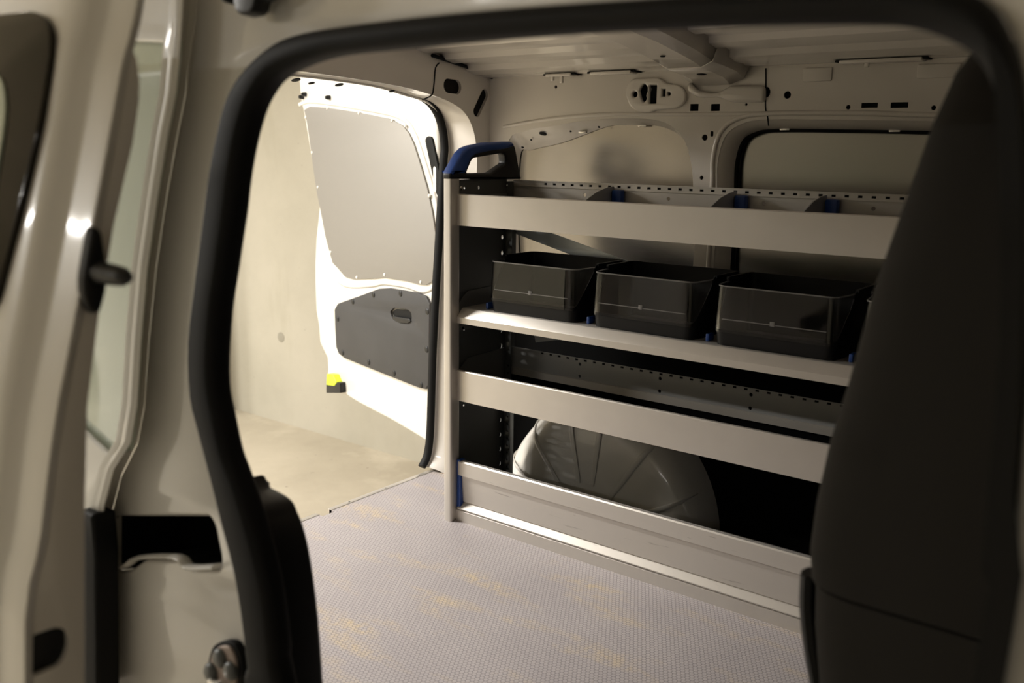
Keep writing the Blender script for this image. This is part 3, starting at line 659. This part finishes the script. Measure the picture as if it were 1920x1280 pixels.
# grip handle
def hp(x, y): p = onX(820+x/3.84, 250+y/3.84, RX0-.013); return (p.y, p.z)
ho = fillet([hp(*q) for q in ((65, 328), (65, 288), (150, 140), (185, 105), (225, 90), (330, 70), (490, 62), (520, 72), (536, 100), (577, 325), (577, 330))], .004, 3)
hi_ = fillet([hp(*q) for q in ((183, 285), (222, 192), (240, 176), (440, 142), (462, 150), (466, 214), (440, 230), (362, 283))], .006, 3)
h = plate('grip_handle', ho, [hi_], (RX0-.013, 0, 0), (0, 1, 0), (0, 0, 1), .026, BLACK, rk, .005, 60, label='black moulded base of the grip handle')
hb = fillet([hp(*q) for q in ((62, 290), (148, 138), (185, 103), (225, 87), (330, 67), (490, 58), (516, 66), (522, 92), (470, 112), (340, 130), (245, 152), (214, 178), (170, 287))], .003, 3)
plate('grip', hb, [], (RX0-.013, 0, 0), (0, 1, 0), (0, 0, 1), .032, BLUE, h, .007, 60, label='blue grip')

# ================================================================== STORAGE BINS
BIN_L = ['black storage bin with clear front, nearest the rack upright', 'black storage bin with clear front, second from the rack upright', 'black storage bin with clear front, third from the rack upright', 'black storage bin with clear front, half hidden by the seat']
BW = .270; BZ = .5597; BH = .130
Y0, Y1 = 1.747, 1.938
def plan(ins=0, n=4):
    x0, x1, y0, y1 = ins, BW-ins, Y0+ins, Y1-ins
    f = .010                                    # front corners drawn in
    return [(p.x, p.y) for p in fillet([(x0+f, y0), (x1-f, y0), (x1, y0+.07), (x1, y1), (x0, y1), (x0, y0+.07)], [.018, .018, .05, .012, .012, .05], n)]
def hgt(y): # rim height above the bin's floor
    if y < Y0+.004: return .034
    if y < Y0+.055: return .034+(y-Y0-.004)/.051*(.066)
    if y < Y0+.075: return .100+(y-Y0-.055)/.02*.028
    return BH
PL = [V(q) for q in plan(0, 5)]
# finer perimeter so that the sloped cheek has its own corner
def dens(P_):
    out = []
    for i, a in enumerate(P_):
        b = P_[(i+1) % len(P_)]; k = max(1, int((b-a).length/.012))
        for j in range(k): out.append(a.lerp(b, j/k))
    return out
PL = dens(PL); cx, cy = BW/2, (Y0+Y1)/2
def ins(p, d): 
    q = V((p.x-cx, p.y-cy)); return V((p.x-d*q.x/(BW/2), p.y-d*q.y/((Y1-Y0)/2)))
bins = []
for k in range(4):
    xo = -1.428+.299*k
    b = empty('storage_bin', (xo+BW/2, cy, BZ), BIN_L[k], 'storage bin', 'storage bins on the middle shelf')
    off = V((xo, 0, 0))
    f3 = lambda p, z: V((p.x+xo, p.y, BZ+z))
    r0 = [f3(ins(p, .004), 0) for p in PL]; r1_ = [f3(ins(p, 0), hgt(p.y)) for p in PL]
    r2 = [f3(ins(p, .0025), hgt(p.y)) for p in PL]; r3_ = [f3(ins(p, .0065), .003) for p in PL]
    n = len(PL); vs_ = r0+r1_+r2+r3_; fs = []
    for i in range(3):
        for j in range(n): fs.append((i*n+j, i*n+(j+1) % n, (i+1)*n+(j+1) % n, (i+1)*n+j))
    fs += [tuple(range(n)), tuple(range(3*n, 4*n))]
    mesh('bin_body', vs_, fs, BINM, b, 35)
    # rolled rim at the sides and back
    rim = [f3(p, BH) for p in PL if p.y > Y0+.076]
    i0 = max(range(len(rim)), key=lambda i: (rim[i]-rim[i-1]).length); rim = rim[i0:]+rim[:i0]
    sweep('rim', rim, [(.004, -.004), (.004, .002), (-.002, .002), (-.002, -.001), (.002, -.001), (.002, -.004)], BINM, b, closed=False)
    # clear window
    WP = [p for p in PL if p.y < Y0+.078]
    i0 = max(range(len(WP)), key=lambda i: (WP[i]-WP[i-1]).length); WP = WP[i0:]+WP[:i0]
    top = .122
    rows = [[f3(ins(p, -.0015), hgt(p.y)-.006) for p in WP], [f3(ins(p, -.0015), hgt(p.y)+.28*(top-hgt(p.y))) for p in WP], [f3(ins(p, .001), top) for p in WP],
            [f3(ins(p, .003), top) for p in WP], [f3(ins(p, .0008), hgt(p.y)+.28*(top-hgt(p.y))) for p in WP], [f3(ins(p, .0008), hgt(p.y)-.006) for p in WP]]
    cw = loft('clear_front', rows, CLEAR, b, cv=True, smooth=35, label='clear plastic front window')
    sweep('window_edge', [f3(ins(p, .002), top+.001) for p in WP], [(.0016, -.0012), (.0016, .0012), (-.0016, .0012), (-.0016, -.0012)], CEDGE, cw, closed=False)
    fp = [p for p in WP if p.y < Y0+.0004]
    sweep('window_ridge', [f3(ins(p, -.0012), .056) for p in fp], [(.0012, -.001), (.0012, .001), (-.0012, .001), (-.0012, -.001)], CEDGE, cw, closed=False)
    c = f3(V((BW*.5, Y0-.0018)), .058); box('window_catch', c-V((.005, .0015, .005)), c+V((.005, .0015, .005)), CEDGE, cw, .0008)
    bins.append(b)

# ================================================================== REAR DOOR (far leaf, swung wide open)
DA = math.radians(17.0)
DD = V((-math.cos(DA), math.sin(DA), 0)); DN = V((-math.sin(DA), -math.cos(DA), 0))
DH = V((-1.87, 2.06, 0))
rd = empty('rear_door', (DH.x, DH.y, 0), 'white rear van door standing open with aluminium and black panels', 'van door')
def dp_(px, py, off=0):
    p = on(px, py, DH+DN*off, DN); v = p-DH; return (v.dot(-DD), v.z)     # u grows towards the hinge
UX = -DD; UZ = V((0, 0, 1))      # UX x UZ points to the viewer?
if UX.cross(UZ).dot(DN) < 0: pass
do = [(560, 150), (563, 185), (567, 203), (571, 224), (581, 285), (591, 345), (596, 366), (598, 385), (596, 410), (592, 445), (590, 490), (590, 530), (592, 582), (597, 612), (599, 642), (606, 657), (613, 671), (614, 690), (613, 707), (610, 732), (624, 736), (648, 741), (672, 756), (700, 771), (729, 786), (770, 810), (812, 836)]
D2 = [dp_(*q) for q in do]
topz = 1.21
outer = [(D2[0][0]-.004, topz-.01), (D2[0][0]+.01, topz)]+[( -.30, topz+.002), (-.15, topz-.03), (-.06, topz-.07), (-.012, topz-.14), (.0, topz-.25), (.0, -.09)]
outer = list(reversed(outer))+D2
door = plate('door_shell', [V(q) for q in outer], [], DH-DN*.03, UX, UZ, .06, PAINT, rd, .010, 60)
al = [(571, 206), (582, 200), (614, 202), (673, 211), (732, 223), (756, 236), (767, 250), (776, 269), (789, 309), (801, 350), (811, 397), (817, 437), (821, 475), (820, 495), (816, 517), (810, 528), (800, 534), (786, 533), (765, 527), (721, 520), (700, 522), (664, 523), (648, 519), (635, 504), (624, 492), (611, 444), (601, 391), (595, 362), (586, 300), (577, 234)]
plate('window_blanking_sheet', [V(dp_(*q, .004)) for q in al], [], DH+DN*.004, UX, UZ, .004, BRUSHD, rd, .001, label='scratched aluminium sheet over the door window')
# raised rim around the sheet and pressed hollows of the shell
def ringpath(pts, off): return [DH+DN*off+UX*a+UZ*b for a, b in sm2([dp_(*q, off) for q in pts], 3)]
ri = [(562, 196), (580, 190), (614, 193), (673, 202), (735, 214), (764, 229), (778, 250), (787, 272), (800, 312), (812, 352), (822, 398), (827, 440), (829, 480), (826, 505), (821, 525), (811, 539), (797, 545), (783, 543), (763, 536), (721, 530), (700, 534), (660, 536), (640, 530), (626, 514), (612, 485)]
sweep('pressed_rim', [p for p in [DH+DN*.0+UX*a+UZ*b for a, b in curve2([dp_(*q) for q in ri], 3)]], [(.008*math.cos(i*.628), .006*math.sin(i*.628)) for i in range(10)], PAINT, rd, closed=False, up=DN)
bl = [(629, 580), (635, 569), (680, 553), (712, 541), (733, 540), (786, 549), (800, 555), (807, 570), (806, 640), (805, 720), (800, 729), (786, 726), (720, 700), (648, 671), (637, 663), (632, 650), (630, 614)]
hole = [dp_(x, y, .006) for x, y in ((733, 584), (740, 577), (766, 580), (773, 586), (774, 598), (768, 606), (750, 604), (737, 597))]
bp_ = plate('lower_trim_panel', [V(dp_(*q, .006)) for q in bl], [fillet(hole, .008)], DH+DN*.006, UX, UZ, .008, DARKPANEL, rd, .002, label='charcoal trim panel with a recessed pull')
hp3 = [dp_(x, y, .006) for x, y in ((734, 585), (741, 579), (765, 581), (771, 587), (772, 597), (767, 604), (751, 602), (738, 596))]
hp3 = fillet(hp3, .008)
a_ = [DH+DN*.010+UX*u+UZ*v for u, v in hp3]; n = len(a_)
plate('pull_recess', [V((u, v)) for u, v in hp3], [], DH+DN*.0012, UX, UZ, .002, RUBBER, bp_)
hpr = fillet([dp_(x, y, .012) for x, y in ((737, 592), (747, 594), (768, 597), (771, 602), (766, 606), (750, 605), (738, 599))], .004)
plate('pull_grip', [V(q) for q in hpr], [], DH+DN*.010, UX, UZ, .010, BLACK, bp_, .002)
for x, y in ((690, 178), (815, 172), (938, 255), (935, 430), (910, 595), (785, 540), (668, 490), (548, 445), (525, 290), (595, 210)):
    u, v = dp_(420+x/2.461, 480+y/2.461, .010); dot('trim_button', DH+DN*.010+UX*u+UZ*v, DN, .010, .003, BLACK, bp_, 10)
for x, y in ((573, 220), (614, 203), (673, 212), (735, 226), (760, 236), (585, 286), (596, 351), (620, 473), (669, 520), (721, 515), (789, 529), (819, 515), (805, 367)):
    u, v = dp_(x, y, .006); dot('rivet', DH+DN*.006+UX*u+UZ*v, DN, .006, .003, PAINT, rd, 8)
vt = fillet([dp_(x, y, .003) for x, y in ((798, 262), (802, 255), (809, 256), (812, 262), (832, 358), (829, 366), (820, 366))], .008)
plate('vent_slot', [V(q) for q in vt], [], DH+DN*.002, UX, UZ, .008, RUBBER, rd, .002, label='long black slot cover')
for x, y in ((569, 182), (574, 177), (619, 183)):
    u, v = dp_(x, y, .0); c = DH+UX*u+UZ*v
    dot('hook', c, DN, .008, .018, BLACK, rd, 8)
for pts, m_, t_, nm in ((((622, 712), (648, 716), (649, 735), (622, 735)), BLACK, .03, 'latch'), (((624, 699), (636, 701), (642, 716), (638, 722), (623, 720)), YELLOW, .034, 'latch_flag')):
    plate(nm, fillet([dp_(*q) for q in pts], .004), [], DH+DN*.008, UX, UZ, t_, m_, rd, .003)
cr = curve2([dp_(*q) for q in ((615, 676), (650, 688), (700, 706), (760, 732), (800, 750))], 4)
for z_ in (.16, .86): box('hinge', DH+V((-.02, -.005, z_-.04)), DH+V((.044, .04, z_+.04)), PAINT, rd, .008)

# ================================================================== SLIDING DOOR (slid back, its front edge in view)
SX = -.70
E_ = [(262, -40), (250, 30), (238, 80), (225, 130), (198, 280), (170, 430), (130, 640), (100, 800), (75, 1000), (45, 1280)]
I_ = [(268, -40), (258, 30), (246, 85), (258, 112), (263, 150), (262, 190), (250, 270), (215, 420), (185, 600), (165, 760), (160, 960), (160, 1280)]
sd = empty('sliding_door', (SX-.4, .38, .1), 'white sliding van door pushed back, its front edge in view', 'van door')
e3 = [onX(*q, SX) for q in E_]; i3 = [onX(*q, SX) for q in I_]
e3.append(V((SX, e3[-1].y-.01, .1))); i3.append(V((SX, i3[-1].y-.004, .1)))
face = [(p.y, p.z) for p in e3]+[(p.y, p.z) for p in reversed(i3)]
lh = [onX(*q, SX) for q in ((52, 1190), (110, 1170), (130, 1182), (132, 1215), (118, 1248), (60, 1272), (42, 1262))]
lh = fillet([(p.y, p.z) for p in lh], .006)
plate('edge_face', [V(q) for q in face], [lh], (SX-.004, 0, 0), (0, 1, 0), (0, 0, 1), .008, PRIMER, sd, .0015, 40)
plate('latch_cover', [V(q) for q in fillet([(a, b) for a, b in lh], .004)], [], (SX-.012, 0, 0), (0, 1, 0), (0, 0, 1), .012, BLACK, sd, .002)
# outer skin: rolls over from the edge to the flat of the door
es = smoothpts(e3, 4, False)
TN = V((0, -1, .25)).normalized()
def off(p, dx, o): return p+V((dx, 0, 0))+TN*o
loft('outer_skin', [[off(p, .0, -.006) for p in es], [off(p, 0.001, .0) for p in es], [off(p, -.010, .003) for p in es], [off(p, -.024, .0042) for p in es], [off(p, -.030, .0065) for p in es], [off(p, -.037, .014) for p in es], [off(p, -.043, .0185) for p in es], [off(p, -.052, .0215) for p in es], [off(p, -.07, .0235) for p in es], [off(p, -.10, .0235) for p in es], [off(p, -.3, .023) for p in es], [off(p, -.8, .02) for p in es]], PAINT, sd, smooth=70, thick=.002)
# window: dark bordered glass standing a little proud of the skin
TW = V((0, -1, .285)).normalized()
WO = onX(200, 280, SX)+TW*.0265; WU = V((0, .285, 1)).normalized()
WO = V((0, WO.y, WO.z))
def wp(px, py): p = on(px, py, WO, TW); d_ = p-WO; return (d_.x, d_.dot(WU))
wpt = [wp(*q) for q in ((5, 28), (70, 22), (92, 36), (102, 62), (100, 110), (80, 230), (50, 360), (20, 480), (-5, 580))]
wl = min(q[0] for q in wpt)
wpt = [V(q) for q in fillet(wpt+[(wl-.02, wpt[-1][1]-.02), (wl-.45, wpt[-1][1]-.02), (wl-.45, wpt[0][1])], .012)]
wg = plate('window_glass', wpt, [], WO, (1, 0, 0), WU, .006, FRIT, sd, .002, label='dark tinted window with a black border')
wi = [V(wp(*q)) for q in ((-40, 150), (-5, 142), (12, 150), (20, 180), (20, 230), (5, 330), (-15, 420), (-60, 440))]
plate('clear_pane', sm2([(q.x, q.y) for q in wi], 3), [], WO+TW*.004, (1, 0, 0), WU, .003, GREENGL, wg, .0008, label='pale green pane centre')
# guide pin
gb = [onX(*q, SX) for q in ((160, 425), (172, 424), (180, 436), (190, 500), (188, 545), (178, 580), (168, 587), (155, 580), (146, 558), (144, 520))]
gp = plate('guide_plate', [V(q) for q in fillet([(p.y, p.z) for p in gb], .006)], [], (SX+.004, 0, 0), (0, 1, 0), (0, 0, 1), .012, BLACK, sd, .003, label='black diamond shaped guide plate')
pc = onX(184, 508, SX); pe = on(234, 511, pc, (-.5, .86, 0))
ax_ = V((1, 0, 0)); rows = []
L_ = .052
for t, r in ((-.002, .0095), (.03, .0085), (.042, .0075), (.049, .005), (.052, .001)):
    rows.append([pc+V((t, -.004, 0))+V((0, r*math.cos(a*.524), r*math.sin(a*.524))) for a in range(12)])
loft('guide_pin', rows, BLACK, gp, cu=True, smooth=60)

# ================================================================== FRONT SEAT
se = empty('passenger_seat', (-.05, 1.02, 0), 'dark fabric seat back filling the right side of the opening', 'seat')
YN = .80
sil = [(1852, 100), (1812, 102), (1792, 114), (1772, 150), (1742, 250), (1692, 400), (1642, 540), (1592, 720), (1557, 830), (1532, 940), (1521, 1020), (1524, 1070)]
ps = [onY(x, y, YN+.04) for x, y in sil]
rows = []
def seatrow(x0, z, yw0, yw1, depth, r):
    o_ = fillet([(x0, yw0), (x0+depth, yw0), (x0+depth, yw1), (x0, yw1)], r, 6)
    return [V((a, b, z)) for a, b in o_]
ztop = ps[0].z
for i, p in enumerate(ps):
    k = i/(len(ps)-1); tp = max(0, 1-(ztop-p.z)/.10)
    wy = .46-.10*(1-k)
    rows.append(seatrow(p.x, p.z+.0008*(len(ps)-i), YN+.05*tp**2, YN+wy-.05*tp**2, .16+.05*k-.06*tp, .05))
bmv = rows
vs_ = [p for r in rows for p in r]; n = len(rows[0]); fs = []
for i in range(len(rows)-1):
    for j in range(n): fs.append((i*n+j, i*n+(j+1) % n, (i+1)*n+(j+1) % n, (i+1)*n+j))
fs += [tuple(range(n)), tuple(range((len(rows)-1)*n, len(rows)*n))]
mesh('backrest', vs_, fs, SEATM, se, 60)
lo_ = [onY(x, y, YN+.04) for x, y in ((1532, 1076), (1530, 1150), (1540, 1280))]
rows = [seatrow(p.x, p.z, YN, YN+.46, .22, .05) for p in lo_]+[seatrow(lo_[-1].x+.01, .30, YN, YN+.46, .22, .05)]
vs_ = [p for r in rows for p in r]; fs = []
for i in range(len(rows)-1):
    for j in range(n): fs.append((i*n+j, i*n+(j+1) % n, (i+1)*n+(j+1) % n, (i+1)*n+j))
fs += [tuple(range(n)), tuple(range((len(rows)-1)*n, len(rows)*n))]
mesh('backrest_base', vs_, fs, SEATM, se, 60)
sc_ = smoothpts([onY(1518, 1072, YN+.05), onY(1516, 1130, YN+.05), onY(1524, 1210, YN+.05), onY(1540, 1300, YN+.05)], 5, False)
sweep('side_trim', sc_, [(.008*math.cos(i*.785), .014*math.sin(i*.785)) for i in range(8)], SEATT, se, closed=False, up=(0, 1, 0))
box('seat_cushion', (-.10, YN, .22), (.45, YN+.48, .36), SEATM, se, .05, seg=4)
box('seat_base', (-.05, YN+.05, .0), (.38, YN+.43, .22), SEATT, se, .02)
